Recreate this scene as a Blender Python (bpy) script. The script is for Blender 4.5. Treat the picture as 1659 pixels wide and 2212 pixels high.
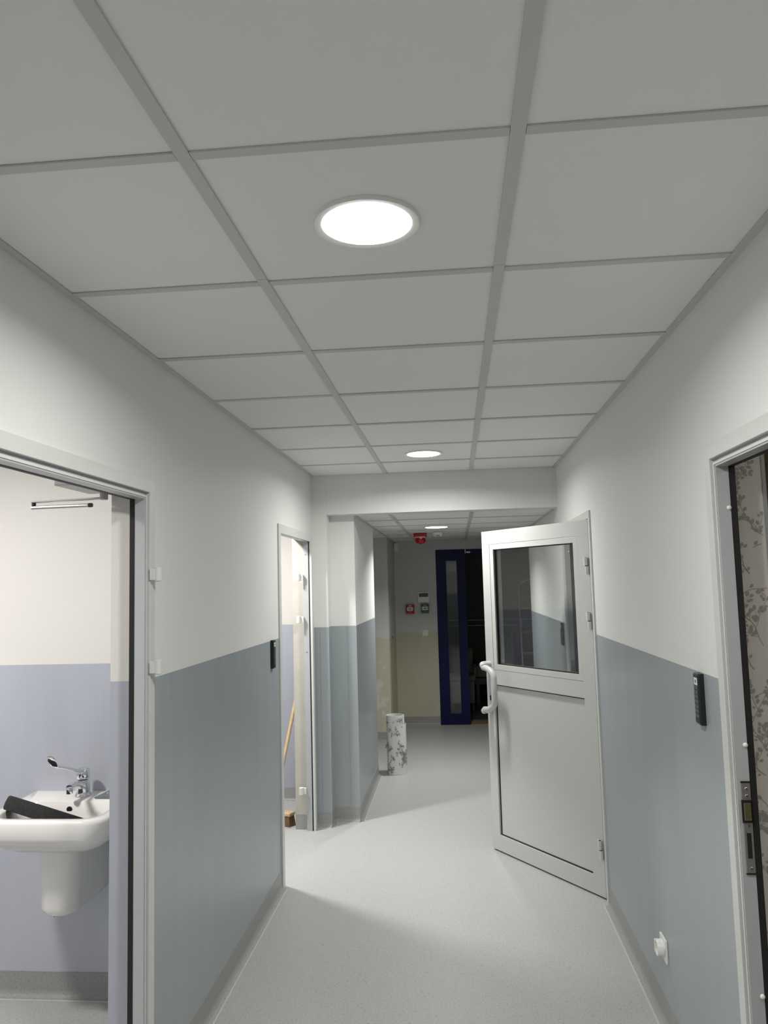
import bpy, bmesh, math, random
from mathutils import Vector, Matrix

sc = bpy.context.scene
for o in list(bpy.data.objects):
    bpy.data.objects.remove(o, do_unlink=True)
COL = sc.collection
PI = math.pi
EYE = 1.636                                   # camera height above the floor

# ------------------------------------------------------------------ camera
YAW, PITCH, ROLL, FPX = 0.0893, 0.0941, -0.0261, 1665.5
fw = Vector((-math.sin(YAW) * math.cos(PITCH), math.cos(YAW) * math.cos(PITCH), math.sin(PITCH)))
r0 = Vector((math.cos(YAW), math.sin(YAW), 0))
u0 = r0.cross(fw)
rt = math.cos(ROLL) * r0 + math.sin(ROLL) * u0
up = -math.sin(ROLL) * r0 + math.cos(ROLL) * u0
cam_data = bpy.data.cameras.new('camera')
cam_data.sensor_fit = 'HORIZONTAL'
cam_data.sensor_width = 36.0
cam_data.lens = 36.0 * FPX / 1659.0
cam_data.clip_start = 0.02
cam = bpy.data.objects.new('camera', cam_data)
COL.objects.link(cam)
M = Matrix((rt, up, -fw)).transposed().to_4x4()
M.translation = Vector((0, 0, EYE))
cam.matrix_world = M
sc.camera = cam

# ------------------------------------------------------------------ world, exposure
w = bpy.data.worlds.new('world')
sc.world = w
w.use_nodes = True
w.node_tree.nodes['Background'].inputs[0].default_value = (0.0, 0.0, 0.0, 1)
w.node_tree.nodes['Background'].inputs[1].default_value = 0.0
sc.view_settings.view_transform = 'Standard'
sc.view_settings.look = 'None'
sc.view_settings.gamma = 1.0
sc.view_settings.use_curve_mapping = False
sc.view_settings.exposure = 0.0
sc.cycles.max_bounces = 12
sc.cycles.diffuse_bounces = 8
sc.cycles.caustics_reflective = False
sc.cycles.caustics_refractive = False
sc.cycles.sample_clamp_indirect = 6.0

CORRIDOR_W, FAR_W, ROOM1_W, ROOM2_W, ROOM4_W = 18.3, 16.8, 31.0, 42.0, 8.0
SPREAD = math.radians(164)


def lamp(name, loc, power, radius, parent=None, color=(1, 0.987, 0.96), spread=SPREAD):
    d = bpy.data.lights.new(name, 'AREA')
    d.shape = 'DISK'
    d.size = radius * 2
    d.energy = power
    d.color = color
    d.spread = spread
    o = bpy.data.objects.new(name, d)
    COL.objects.link(o)
    o.location = loc
    if parent:
        o.parent = parent
        o.location = Vector(loc) - parent.location
    return o


# ------------------------------------------------------------------ mesh helper
class MB:
    def __init__(s):
        s.v, s.f = [], []

    def add(s, verts, faces):
        n = len(s.v)
        s.v += [tuple(p) for p in verts]
        s.f += [tuple(i + n for i in f) for f in faces]
        return s

    def box(s, x0, x1, y0, y1, z0, z1):
        x0, x1 = min(x0, x1), max(x0, x1)
        y0, y1 = min(y0, y1), max(y0, y1)
        z0, z1 = min(z0, z1), max(z0, z1)
        return s.add([(x0, y0, z0), (x1, y0, z0), (x1, y1, z0), (x0, y1, z0),
                      (x0, y0, z1), (x1, y0, z1), (x1, y1, z1), (x0, y1, z1)],
                     [(0, 3, 2, 1), (4, 5, 6, 7), (0, 1, 5, 4), (1, 2, 6, 5), (2, 3, 7, 6), (3, 0, 4, 7)])

    def loft(s, rings, cap0=True, cap1=True, closed=True):
        n = len(rings[0])
        vs = [p for r in rings for p in r]
        fs = []
        for k in range(len(rings) - 1):
            for i in range(n if closed else n - 1):
                j = (i + 1) % n
                fs.append((k * n + i, k * n + j, (k + 1) * n + j, (k + 1) * n + i))
        if cap0:
            fs.append(tuple(reversed(range(n))))
        if cap1:
            fs.append(tuple((len(rings) - 1) * n + i for i in range(n)))
        return s.add(vs, fs)

    def lathe(s, prof, c=(0, 0, 0), n=32, axis='Z', cap0=True, cap1=True):
        rings = []
        for r, h in prof:
            ring = []
            for i in range(n):
                a = 2 * PI * i / n
                p = (r * math.cos(a), r * math.sin(a), h)
                if axis == 'X':
                    p = (h, p[0], p[1])
                elif axis == 'Y':
                    p = (p[1], h, p[0])
                ring.append((p[0] + c[0], p[1] + c[1], p[2] + c[2]))
            rings.append(ring)
        return s.loft(rings, cap0, cap1)

    def tube(s, path, rad, n=12, cap=True, flat=1.0):
        pts = [Vector(p) for p in path]
        rings = []
        ref = None
        for i, p in enumerate(pts):
            t = (pts[min(i + 1, len(pts) - 1)] - pts[max(i - 1, 0)]).normalized()
            if ref is None:
                ref = t.orthogonal().normalized()
                if flat != 1.0:
                    ref = Vector((1, 0, 0))
            ref = (ref - t * ref.dot(t)).normalized()
            b = t.cross(ref)
            r = rad[i] if isinstance(rad, (list, tuple)) else rad
            if isinstance(r, (list, tuple)):
                ra, rb = r
            else:
                ra, rb = r, r * flat
            rings.append([tuple(p + ref * (ra * math.cos(2 * PI * k / n)) + b * (rb * math.sin(2 * PI * k / n))) for k in range(n)])
        return s.loft(rings, cap, cap)

    def map(s, fn):
        s.v = [tuple(fn(*p)) for p in s.v]
        return s

    def build(s, name, mat, parent=None, bevel=0.0, smooth=None, seg=2, origin=None):
        me = bpy.data.meshes.new(name)
        bm = bmesh.new()
        vs = [bm.verts.new(p) for p in s.v]
        for f in s.f:
            try:
                bm.faces.new([vs[i] for i in f])
            except ValueError:
                pass
        bmesh.ops.recalc_face_normals(bm, faces=bm.faces)
        off = Vector(origin) if origin else (parent_loc(parent) if parent else Vector((0, 0, 0)))
        if off.length:
            bmesh.ops.translate(bm, verts=bm.verts, vec=-off)
        bm.to_mesh(me)
        bm.free()
        me.materials.append(mat)
        o = bpy.data.objects.new(name, me)
        COL.objects.link(o)
        if origin:
            o.location = off
            if parent:
                o.parent = parent
                o.location = off - parent_loc(parent)
        elif parent:
            o.parent = parent
        if bevel:
            b = o.modifiers.new('bevel', 'BEVEL')
            b.width = bevel
            b.segments = seg
            b.limit_method = 'ANGLE'
            b.angle_limit = math.radians(40)
        if smooth:
            for p in me.polygons:
                p.use_smooth = True
            me.set_sharp_from_angle(angle=math.radians(smooth))
        return o


def parent_loc(o):
    v = Vector((0, 0, 0))
    while o is not None:
        v = v + o.location
        o = o.parent
    return v


def tag(o, label=None, cat=None, group=None, kind=None):
    if label:
        o['label'] = label
    if cat:
        o['category'] = cat
    if group:
        o['group'] = group
    if kind:
        o['kind'] = kind
    return o


def empty(name, loc, label=None, cat=None, group=None, kind=None):
    o = bpy.data.objects.new(name, None)
    o.empty_display_size = 0.1
    COL.objects.link(o)
    o.location = loc
    return tag(o, label, cat, group, kind)


def copy_tree(o, parent=None):
    c = o.copy()
    COL.objects.link(c)
    if parent:
        c.parent = parent
    for ch in [k for k in o.children]:
        copy_tree(ch, c)
    return c


# ------------------------------------------------------------------ materials
def mat(name, color, rough=0.5, metal=0.0, spec=0.5, bump=0.0, bump_scale=200.0, mottle=0.0, mottle_scale=3.0, coat=0.0):
    m = bpy.data.materials.new(name)
    m.use_nodes = True
    nt = m.node_tree
    b = nt.nodes['Principled BSDF']
    b.inputs['Base Color'].default_value = (*color, 1)
    b.inputs['Roughness'].default_value = rough
    b.inputs['Metallic'].default_value = metal
    b.inputs['Specular IOR Level'].default_value = spec
    b.inputs['Coat Weight'].default_value = coat
    pos = nt.nodes.new('ShaderNodeNewGeometry')
    if mottle:
        n = nt.nodes.new('ShaderNodeTexNoise')
        n.inputs['Scale'].default_value = mottle_scale
        n.inputs['Detail'].default_value = 5
        nt.links.new(pos.outputs['Position'], n.inputs['Vector'])
        mr = nt.nodes.new('ShaderNodeMapRange')
        mr.inputs['From Min'].default_value = 0.3
        mr.inputs['From Max'].default_value = 0.7
        mr.inputs['To Min'].default_value = 1 - mottle
        mr.inputs['To Max'].default_value = 1 + mottle
        nt.links.new(n.outputs['Fac'], mr.inputs['Value'])
        hv = nt.nodes.new('ShaderNodeHueSaturation')
        hv.inputs['Color'].default_value = (*color, 1)
        nt.links.new(mr.outputs['Result'], hv.inputs['Value'])
        nt.links.new(hv.outputs['Color'], b.inputs['Base Color'])
    if bump:
        n2 = nt.nodes.new('ShaderNodeTexNoise')
        n2.inputs['Scale'].default_value = bump_scale
        n2.inputs['Detail'].default_value = 3
        nt.links.new(pos.outputs['Position'], n2.inputs['Vector'])
        bp = nt.nodes.new('ShaderNodeBump')
        bp.inputs['Strength'].default_value = bump
        bp.inputs['Distance'].default_value = 0.002
        nt.links.new(n2.outputs['Fac'], bp.inputs['Height'])
        nt.links.new(bp.outputs['Normal'], b.inputs['Normal'])
    return m


def painted_wall(name, upper, lower, line, ragged=0.0, patches=False, rough_low=0.32):
    """two coats of paint meeting at a height above the floor"""
    m = bpy.data.materials.new(name)
    m.use_nodes = True
    nt = m.node_tree
    L = nt.links.new
    b = nt.nodes['Principled BSDF']
    g = nt.nodes.new('ShaderNodeNewGeometry')
    sep = nt.nodes.new('ShaderNodeSeparateXYZ')
    L(g.outputs['Position'], sep.inputs[0])
    z = sep.outputs['Z']
    if ragged:
        n = nt.nodes.new('ShaderNodeTexNoise')
        n.inputs['Scale'].default_value = 7.0
        n.inputs['Detail'].default_value = 6
        n.inputs['Roughness'].default_value = 0.65
        L(g.outputs['Position'], n.inputs['Vector'])
        s = nt.nodes.new('ShaderNodeMath')
        s.operation = 'MULTIPLY_ADD'
        s.inputs[1].default_value = ragged
        L(n.outputs['Fac'], s.inputs[0])
        L(z, s.inputs[2])
        z = s.outputs[0]
        line = line + ragged * 0.5
    gt = nt.nodes.new('ShaderNodeMath')
    gt.operation = 'GREATER_THAN'
    gt.inputs[1].default_value = line
    L(z, gt.inputs[0])
    # faint roller marks in the lower coat
    mp = nt.nodes.new('ShaderNodeMapping')
    mp.inputs['Scale'].default_value = (9, 9, 1.6)
    L(g.outputs['Position'], mp.inputs[0])
    n2 = nt.nodes.new('ShaderNodeTexNoise')
    n2.inputs['Scale'].default_value = 1.3
    n2.inputs['Detail'].default_value = 4
    L(mp.outputs[0], n2.inputs['Vector'])
    mr = nt.nodes.new('ShaderNodeMapRange')
    mr.inputs['From Min'].default_value = 0.3
    mr.inputs['From Max'].default_value = 0.7
    mr.inputs['To Min'].default_value = 0.97
    mr.inputs['To Max'].default_value = 1.04
    L(n2.outputs['Fac'], mr.inputs['Value'])
    hv = nt.nodes.new('ShaderNodeHueSaturation')
    hv.inputs['Color'].default_value = (*lower, 1)
    L(mr.outputs['Result'], hv.inputs['Value'])
    low = hv.outputs['Color']
    if patches:
        n3 = nt.nodes.new('ShaderNodeTexNoise')
        n3.inputs['Scale'].default_value = 4.0
        n3.inputs['Detail'].default_value = 5
        L(g.outputs['Position'], n3.inputs['Vector'])
        cr = nt.nodes.new('ShaderNodeValToRGB')
        cr.color_ramp.elements[0].position = 0.54
        cr.color_ramp.elements[1].position = 0.57
        L(n3.outputs['Fac'], cr.inputs[0])
        mxp = nt.nodes.new('ShaderNodeMixRGB')
        mxp.inputs[2].default_value = (0.62, 0.60, 0.52, 1)
        L(cr.outputs['Color'], mxp.inputs[0])
        L(low, mxp.inputs[1])
        low = mxp.outputs[0]
    mx = nt.nodes.new('ShaderNodeMixRGB')
    L(gt.outputs[0], mx.inputs[0])
    L(low, mx.inputs[1])
    mx.inputs[2].default_value = (*upper, 1)
    L(mx.outputs[0], b.inputs['Base Color'])
    rr = nt.nodes.new('ShaderNodeMapRange')
    rr.inputs['To Min'].default_value = rough_low
    rr.inputs['To Max'].default_value = 0.6
    L(gt.outputs[0], rr.inputs['Value'])
    L(rr.outputs['Result'], b.inputs['Roughness'])
    n4 = nt.nodes.new('ShaderNodeTexNoise')
    n4.inputs['Scale'].default_value = 160
    n4.inputs['Detail'].default_value = 2
    L(g.outputs['Position'], n4.inputs['Vector'])
    bp = nt.nodes.new('ShaderNodeBump')
    bp.inputs['Strength'].default_value = 0.06
    bp.inputs['Distance'].default_value = 0.002
    L(n4.outputs['Fac'], bp.inputs['Height'])
    L(bp.outputs['Normal'], b.inputs['Normal'])
    return m


def speckled(name, base, dark, light, rough=0.42):
    m = bpy.data.materials.new(name)
    m.use_nodes = True
    nt = m.node_tree
    L = nt.links.new
    b = nt.nodes['Principled BSDF']
    g = nt.nodes.new('ShaderNodeNewGeometry')
    cur = None
    for scale, lo, hi, col, amt in ((150, 0.60, 0.66, dark, 0.75), (210, 0.60, 0.66, light, 0.7), (60, 0.66, 0.70, dark, 0.5)):
        n = nt.nodes.new('ShaderNodeTexNoise')
        n.inputs['Scale'].default_value = scale
        n.inputs['Detail'].default_value = 2
        L(g.outputs['Position'], n.inputs['Vector'])
        mr = nt.nodes.new('ShaderNodeMapRange')
        mr.inputs['From Min'].default_value = lo
        mr.inputs['From Max'].default_value = hi
        mr.inputs['To Max'].default_value = amt
        L(n.outputs['Fac'], mr.inputs['Value'])
        mx = nt.nodes.new('ShaderNodeMixRGB')
        L(mr.outputs['Result'], mx.inputs[0])
        if cur is None:
            mx.inputs[1].default_value = (*base, 1)
        else:
            L(cur, mx.inputs[1])
        mx.inputs[2].default_value = (*col, 1)
        cur = mx.outputs[0]
    L(cur, b.inputs['Base Color'])
    b.inputs['Roughness'].default_value = rough
    b.inputs['Specular IOR Level'].default_value = 0.4
    return m


def emitter(name, color, strength):
    m = bpy.data.materials.new(name)
    m.use_nodes = True
    nt = m.node_tree
    nt.nodes.clear()
    e = nt.nodes.new('ShaderNodeEmission')
    e.inputs[0].default_value = (*color, 1)
    e.inputs[1].default_value = strength
    out = nt.nodes.new('ShaderNodeOutputMaterial')
    nt.links.new(e.outputs[0], out.inputs[0])
    return m


def pane_glass(name, tint=(0.93, 0.95, 0.945)):
    m = bpy.data.materials.new(name)
    m.use_nodes = True
    nt = m.node_tree
    nt.nodes.clear()
    t = nt.nodes.new('ShaderNodeBsdfTransparent')
    t.inputs[0].default_value = (*tint, 1)
    gl = nt.nodes.new('ShaderNodeBsdfGlossy')
    gl.inputs['Roughness'].default_value = 0.01
    fr = nt.nodes.new('ShaderNodeFresnel')
    # same reflectance on the way in and on the way out of the pane
    g = nt.nodes.new('ShaderNodeNewGeometry')
    ior = nt.nodes.new('ShaderNodeMapRange')
    ior.inputs['To Min'].default_value = 1.5
    ior.inputs['To Max'].default_value = 1 / 1.5
    nt.links.new(g.outputs['Backfacing'], ior.inputs['Value'])
    nt.links.new(ior.outputs['Result'], fr.inputs[0])
    mx = nt.nodes.new('ShaderNodeMixShader')
    out = nt.nodes.new('ShaderNodeOutputMaterial')
    nt.links.new(fr.outputs[0], mx.inputs[0])
    nt.links.new(t.outputs[0], mx.inputs[1])
    nt.links.new(gl.outputs[0], mx.inputs[2])
    nt.links.new(mx.outputs[0], out.inputs[0])
    return m


WHITE, BLUE = (0.73, 0.73, 0.71), (0.335, 0.372, 0.388)
m_wall = painted_wall('two tone wall paint', WHITE, BLUE, 1.352)
m_bath = painted_wall('bathroom wall paint', (0.80, 0.775, 0.74), (0.48, 0.50, 0.565), 1.337)
m_store = painted_wall('storeroom wall paint', (0.66, 0.635, 0.60), (0.40, 0.415, 0.47), 1.345)
m_beige = painted_wall('old grey and beige paint', (0.58, 0.585, 0.56), (0.52, 0.50, 0.375), 1.07, ragged=0.10)
m_beige_patch = painted_wall('patched beige paint', (0.58, 0.585, 0.56), (0.52, 0.50, 0.38), 1.075, ragged=0.10, patches=True)
m_white = mat('white wall paint', WHITE, 0.6, bump=0.06)
m_cream = mat('bare cream plaster', (0.48, 0.46, 0.41), 0.8, mottle=0.06, mottle_scale=6, bump=0.15, bump_scale=60)
m_room4 = mat('brown grey room wall', (0.30, 0.27, 0.20), 0.8, mottle=0.15)
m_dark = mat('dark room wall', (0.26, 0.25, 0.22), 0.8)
m_tile = mat('mineral ceiling tile', (0.81, 0.812, 0.81), 0.85, bump=0.12, bump_scale=350)
m_grid = mat('grey ceiling grid metal', (0.56, 0.56, 0.56), 0.5)
m_slab = mat('concrete soffit', (0.45, 0.45, 0.44), 0.9)
m_floor = speckled('light grey speckled vinyl', (0.44, 0.442, 0.43), (0.27, 0.27, 0.26), (0.66, 0.665, 0.65))
m_skirt = speckled('grey speckled vinyl skirting', (0.32, 0.323, 0.315), (0.19, 0.19, 0.185), (0.41, 0.41, 0.40), 0.45)
m_highlight = mat('pale floor weld', (0.50, 0.50, 0.487), 0.5)  # paler tone painting in the bright highlight along the cove foot
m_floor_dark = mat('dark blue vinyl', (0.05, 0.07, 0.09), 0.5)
m_sill = mat('tan wooden sill', (0.30, 0.22, 0.12), 0.6, mottle=0.1, mottle_scale=20)
m_frame = mat('light grey painted steel', (0.62, 0.63, 0.60), 0.38, mottle=0.03, mottle_scale=5)
m_frame2 = mat('mid grey painted steel', (0.40, 0.41, 0.42), 0.35)
m_rebate = mat('satin grey rebate', (0.44, 0.45, 0.46), 0.35)
m_leaf = mat('pale grey powder coat', (0.56, 0.57, 0.545), 0.36, spec=0.5)
m_rubber = mat('black rubber', (0.008, 0.008, 0.008), 0.6)
m_hinge = mat('pale hinge metal', (0.66, 0.66, 0.64), 0.32)
m_steel = mat('brushed steel', (0.55, 0.55, 0.54), 0.42, metal=1.0)
m_brass = mat('dull brass', (0.55, 0.50, 0.30), 0.3, metal=1.0)
m_chrome = mat('polished chrome', (0.80, 0.81, 0.83), 0.09, metal=1.0)
m_ceramic = mat('white glazed ceramic', (0.86, 0.84, 0.81), 0.12, spec=0.6)
m_plastic = mat('white plastic', (0.78, 0.78, 0.75), 0.35)
m_black = mat('black plastic', (0.010, 0.012, 0.012), 0.38)
m_key = mat('dark grey keys', (0.10, 0.11, 0.11), 0.4)
m_sticker = mat('white sticker', (0.75, 0.76, 0.76), 0.4)
m_felt = mat('black rubber felt', (0.012, 0.012, 0.012), 0.85, mottle=0.5, mottle_scale=60, bump=0.6, bump_scale=250)
m_grey_pl = mat('slate grey plastic', (0.16, 0.18, 0.19), 0.35)
m_navy = mat('navy blue gloss paint', (0.002, 0.007, 0.055), 0.35, spec=0.2)
m_red = mat('red plastic', (0.42, 0.008, 0.014), 0.35)
m_redlens = mat('red lens', (0.50, 0.004, 0.012), 0.12)
m_green = mat('dark green plastic', (0.006, 0.075, 0.05), 0.35)
m_lcd = mat('green display', (0.035, 0.05, 0.02), 0.2)
m_paper = mat('white wallpaper', (0.76, 0.755, 0.74), 0.7, bump=0.1, bump_scale=300)
m_paper2 = mat('off white wallpaper', (0.70, 0.66, 0.61), 0.7, bump=0.1, bump_scale=300)
m_print = mat('grey printed ink', (0.24, 0.235, 0.23), 0.6)
m_print2 = mat('soft grey printed ink', (0.37, 0.355, 0.335), 0.6)
m_alu = mat('aluminium strip', (0.42, 0.44, 0.46), 0.4, metal=0.6)
m_wood = mat('pale broom wood', (0.62, 0.43, 0.24), 0.55, mottle=0.12, mottle_scale=30)
m_bristle = mat('brown bristles', (0.17, 0.10, 0.055), 0.9, mottle=0.4, mottle_scale=120)
m_glass = pane_glass('clear pane')
m_tarp = mat('dark plastic sheet', (0.035, 0.045, 0.05), 0.3, mottle=0.2, mottle_scale=8)
m_linen = mat('pale linen', (0.30, 0.29, 0.26), 0.8)
m_lamp = emitter('lamp diffuser glow', (1.0, 0.99, 0.97), 13.0)

# ------------------------------------------------------------------ layout
XL, XR, T = -0.997, 0.7195, 0.134            # corridor wall faces and wall thickness
XLB, XRB = XL - T, XR + 0.14
ZC, ZF = 2.417, 2.137                        # near and far ceiling
YB, YP, YS, YE, YW = 5.377, 5.50, 6.79, 8.23, 9.15
ZT = 2.52
D1, D2, D3, D4 = (1.36, 2.48), (4.30, 5.345), (4.12, 5.20), (1.10, 2.228)   # outer edges of the door frames
ZH = 2.0
INSET = 0.012                                # wall opening is this much inside the casing


def structure(name, mb, m, parent=None, **kw):
    o = mb.build(name, m, parent, **kw)
    if parent is None:
        tag(o, kind='structure')
    return o


# floors
floor = structure('floor', MB().box(-3.4, 3.2, -2.7, 9.16, -0.1, 0), m_floor)
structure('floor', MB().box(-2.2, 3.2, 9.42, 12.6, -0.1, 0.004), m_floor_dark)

# left wall with two door openings
wl = MB()
segs = [(-2.7, D1[0] + INSET), (D1[1] - INSET, D2[0] + INSET), (D2[1] - INSET, YB + 0.02)]
for a, b in segs:
    wl.box(XLB, XL, a, b, 0, ZT)
for d in (D1, D2):
    wl.box(XLB, XL, d[0] + INSET, d[1] - INSET, ZH - INSET, ZT)
wall_left = structure('wall_left', wl, m_wall)
# pilaster with two returns at the end of the left wall
wp = MB().box(XLB, -0.891, YB, YP + 0.01, 0, ZT).box(XLB, -0.713, YP, YS, 0, ZT)
wall_pil = structure('wall_pilaster', wp, m_wall)
for (x0, x1, y, x_edge, ylen) in ((-0.952, -0.889, YB, -0.891, 0.06), (-0.777, -0.711, YP, -0.713, 0.06)):
    g = MB()
    t = 0.0022
    g.box(x0, x_edge + t, y - t, y, 0.088, 1.352)
    g.box(x_edge, x_edge + t, y, y + ylen, 0.088, 1.352)
    g.build('corner_guard', m_wall, wall_pil, bevel=0.0008, seg=1)

# right wall with two door openings
wr = MB()
for a, b in [(-2.7, D4[0] + INSET), (D4[1] - INSET, D3[0] + INSET), (D3[1] - INSET, 7.56)]:
    wr.box(XR, XRB, a, b, 0, ZT)
for d in (D4, D3):
    wr.box(XR, XRB, d[0] + INSET, d[1] - INSET, ZH - INSET, ZT)
structure('wall_right', wr, m_wall)
structure('wall_right_return', MB().box(XRB, 3.0, 7.42, 7.56, 0, ZT), m_wall)
# beam across the corridor
structure('trim_1', MB().box(-0.8905, XR + 0.02, YB, YB + 0.16, 2.14, ZT), m_white)
# walls round the end of the corridor
structure('wall_passage', MB().box(-3.2, -0.715, YE, YW + 0.14, 0, ZT), m_beige_patch)
we = MB().box(-0.75, -0.222, YW, YW + 0.25, 0, ZT).box(-0.222, 1.13, YW, YW + 0.25, 2.03, ZT).box(1.13, 3.0, YW, YW + 0.25, 0, ZT)
structure('wall_end', we, m_beige)
structure('wall_back', MB().box(-3.2, 3.0, -2.72, -2.6, 0, ZT), m_wall)
# bathroom behind the first left door, store room behind the second
structure('wall_bathroom', MB().box(-3.2, XLB, 3.17, 3.30, 0, ZT), m_bath)
structure('wall_storeroom', MB().box(-3.2, XLB, 6.02, YS, 0, ZT), m_store)
structure('wall_outer_left', MB().box(-3.3, -3.2, -2.72, YW + 0.2, 0, ZT), m_bath)
structure('wall_bathroom_near', MB().box(-3.2, XLB, 0.4, 0.5, 0, ZT), m_bath)
# rooms on the right
structure('wall_room_right', MB().box(XRB, 3.0, 3.85, 3.95, 0, ZT), m_room4)
structure('wall_outer_right', MB().box(3.0, 3.1, -2.72, 12.5, 0, ZT), m_room4)
structure('wall_room_right_near', MB().box(XRB, 3.0, 0.4, 0.5, 0, ZT), m_room4)
# dark room beyond the blue doors
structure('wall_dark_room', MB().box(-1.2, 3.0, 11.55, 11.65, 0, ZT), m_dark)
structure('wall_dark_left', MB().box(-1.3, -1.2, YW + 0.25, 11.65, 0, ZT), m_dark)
structure('trim_2', MB().box(-0.222, 1.13, YW + 0.01, 9.44, -0.02, 0.006), m_sill)

# structural soffit over everything
soffit = structure('ceiling', MB().box(-3.3, 3.1, -2.72, 11.66, ZT - 0.02, ZT + 0.1), m_slab)
# plaster ceilings of the side rooms
structure('ceiling', MB().box(-3.2, XLB, 0.5, 6.02, 2.475, 2.5), m_white)

# ------------------------------------------------------------------ suspended ceilings: every tile and bar is a piece
random.seed(4)


def grid_ceiling(xs, ys, z, name):
    """xs, ys: lines of the grid, first and last are the walls"""
    root = empty(name, (0, 0, z), kind='structure')
    t = 0.0035
    for i in range(len(xs) - 1):
        for j in range(len(ys) - 1):
            x0, x1, y0, y1 = xs[i], xs[i + 1], ys[j], ys[j + 1]
            if y1 - y0 < 0.02:
                continue
            dz = random.uniform(0, 0.0012)
            MB().box(x0 + 0.004, x1 - 0.004, y0 + 0.004, y1 - 0.004, z + t + dz, z + t + 0.014 + dz).build('ceiling_tile', m_tile, root)
    hw = 0.0125
    for x in xs[1:-1]:
        a = ys[0]
        joints = [y for y in (1.862, 5.46) if ys[0] < y < ys[-1]] + [ys[-1]]
        for b in joints:
            MB().box(x - hw - 0.001, x + hw + 0.001, a + 0.001, b - 0.001, z - 0.0005, z + t).build('main_runner', m_grid, root)
            a = b
    for y in ys[1:-1]:
        for i in range(len(xs) - 1):
            x0 = xs[i] + (hw + 0.002 if i else 0.0)
            x1 = xs[i + 1] - (hw + 0.002 if i < len(xs) - 2 else 0.0)
            MB().box(x0, x1, y - hw, y + hw, z, z + t).build('cross_tee', m_grid, root)
    wa = 0.021
    MB().box(xs[0], xs[0] + wa, ys[0], ys[-1], z - 0.001, z + t - 0.0005).build('wall_angle', m_grid, root)
    MB().box(xs[-1] - wa, xs[-1], ys[0], ys[-1], z - 0.001, z + t - 0.0005).build('wall_angle', m_grid, root)
    return root


XG = [XL, -0.464, 0.136, XR]
ys_near = [-2.6] + [1.294 + 0.6 * k for k in range(-6, 7)] + [YB]
ceil_near = grid_ceiling(XG, ys_near, ZC, 'ceiling')
ys_far = [YB + 0.16] + [6.03 + 0.6 * k for k in range(0, 6)] + [YW]
ceil_far = grid_ceiling([-0.713, -0.450, 0.136, XR], ys_far, ZF, 'ceiling')
# ceiling over the two side passages
MB().box(-3.2, -0.713, YS, YE, ZF + 0.004, ZF + 0.018).build('passage_ceiling', m_tile, ceil_far)
MB().box(XR, 3.0, 7.56, YW, ZF + 0.004, ZF + 0.018).build('passage_ceiling', m_tile, ceil_far)


# ------------------------------------------------------------------ skirting: cove of floor vinyl turned up the walls
def cove(name, runs, parent=None):
    """runs: (x0,y0,x1,y1,nx,ny): foot line on the wall face and the normal out of the wall"""
    mb = MB()
    R, Hh, th = 0.028, 0.098, 0.0025
    prof = [(0.0, Hh), (th, Hh)] + [(th + R - R * math.cos(a), R - R * math.sin(a)) for a in [PI / 2 * k / 6 for k in range(7)]]
    prof = [(0.0, Hh), (th, Hh)] + [(th + R * (1 - math.cos(PI / 2 * k / 6)), R * (1 - math.sin(PI / 2 * k / 6))) for k in range(7)] + [(th + R, -0.002), (0, -0.002)]
    for x0, y0, x1, y1, nx, ny in runs:
        rings = [[(x + nx * d, y + ny * d, z + 0.0015) for d, z in prof] for x, y in ((x0, y0), (x1, y1))]
        mb.loft(rings)
    o = structure(name, mb, m_skirt, parent, smooth=50)
    highlight = MB()  # thin strip along the cove foot, its highlight put into the colour
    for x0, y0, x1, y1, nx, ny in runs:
        highlight.loft([[(x + nx * d, y + ny * d, z) for d, z in ((0.0255, 0.0005), (0.0255, 0.0032), (0.029, 0.0032), (0.0325, 0.0020), (0.033, 0.0005))] for x, y in ((x0, y0), (x1, y1))])
    highlight.build('highlight_line', m_highlight, o)
    return o


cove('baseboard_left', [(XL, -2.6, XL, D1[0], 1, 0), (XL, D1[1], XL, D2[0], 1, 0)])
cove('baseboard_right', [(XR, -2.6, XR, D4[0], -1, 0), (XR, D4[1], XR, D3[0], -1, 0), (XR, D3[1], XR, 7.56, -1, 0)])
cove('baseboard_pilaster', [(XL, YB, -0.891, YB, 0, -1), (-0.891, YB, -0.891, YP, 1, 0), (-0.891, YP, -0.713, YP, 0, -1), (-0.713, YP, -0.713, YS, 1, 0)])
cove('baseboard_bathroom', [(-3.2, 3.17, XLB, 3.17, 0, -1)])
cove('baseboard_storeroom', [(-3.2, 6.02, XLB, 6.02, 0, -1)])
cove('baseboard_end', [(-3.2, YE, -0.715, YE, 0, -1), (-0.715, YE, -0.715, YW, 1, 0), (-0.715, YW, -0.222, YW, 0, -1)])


# ------------------------------------------------------------------ door frames
def u_frame(y0, y1, zt, wd, xa, xb):
    """three-sided frame of width wd lying in a wall plane, between depths xa and xb"""
    outer = [(y0, 0), (y0, zt), (y1, zt), (y1, 0)]
    inner = [(y0 + wd, 0), (y0 + wd, zt - wd), (y1 - wd, zt - wd), (y1 - wd, 0)]
    mb = MB()
    vs = []
    for x in (xa, xb):
        vs += [(x, y, z) for y, z in outer] + [(x, y, z) for y, z in inner]
    fs = []
    for i in range(3):
        fs += [(i, i + 1, 4 + i + 1, 4 + i), (8 + i, 8 + 4 + i, 8 + 4 + i + 1, 8 + i + 1),
               (i, 8 + i, 8 + i + 1, i + 1), (4 + i, 4 + i + 1, 12 + i + 1, 12 + i)]
    fs += [(0, 4, 12, 8), (3, 11, 15, 7)]
    return mb.add(vs, fs)


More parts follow.
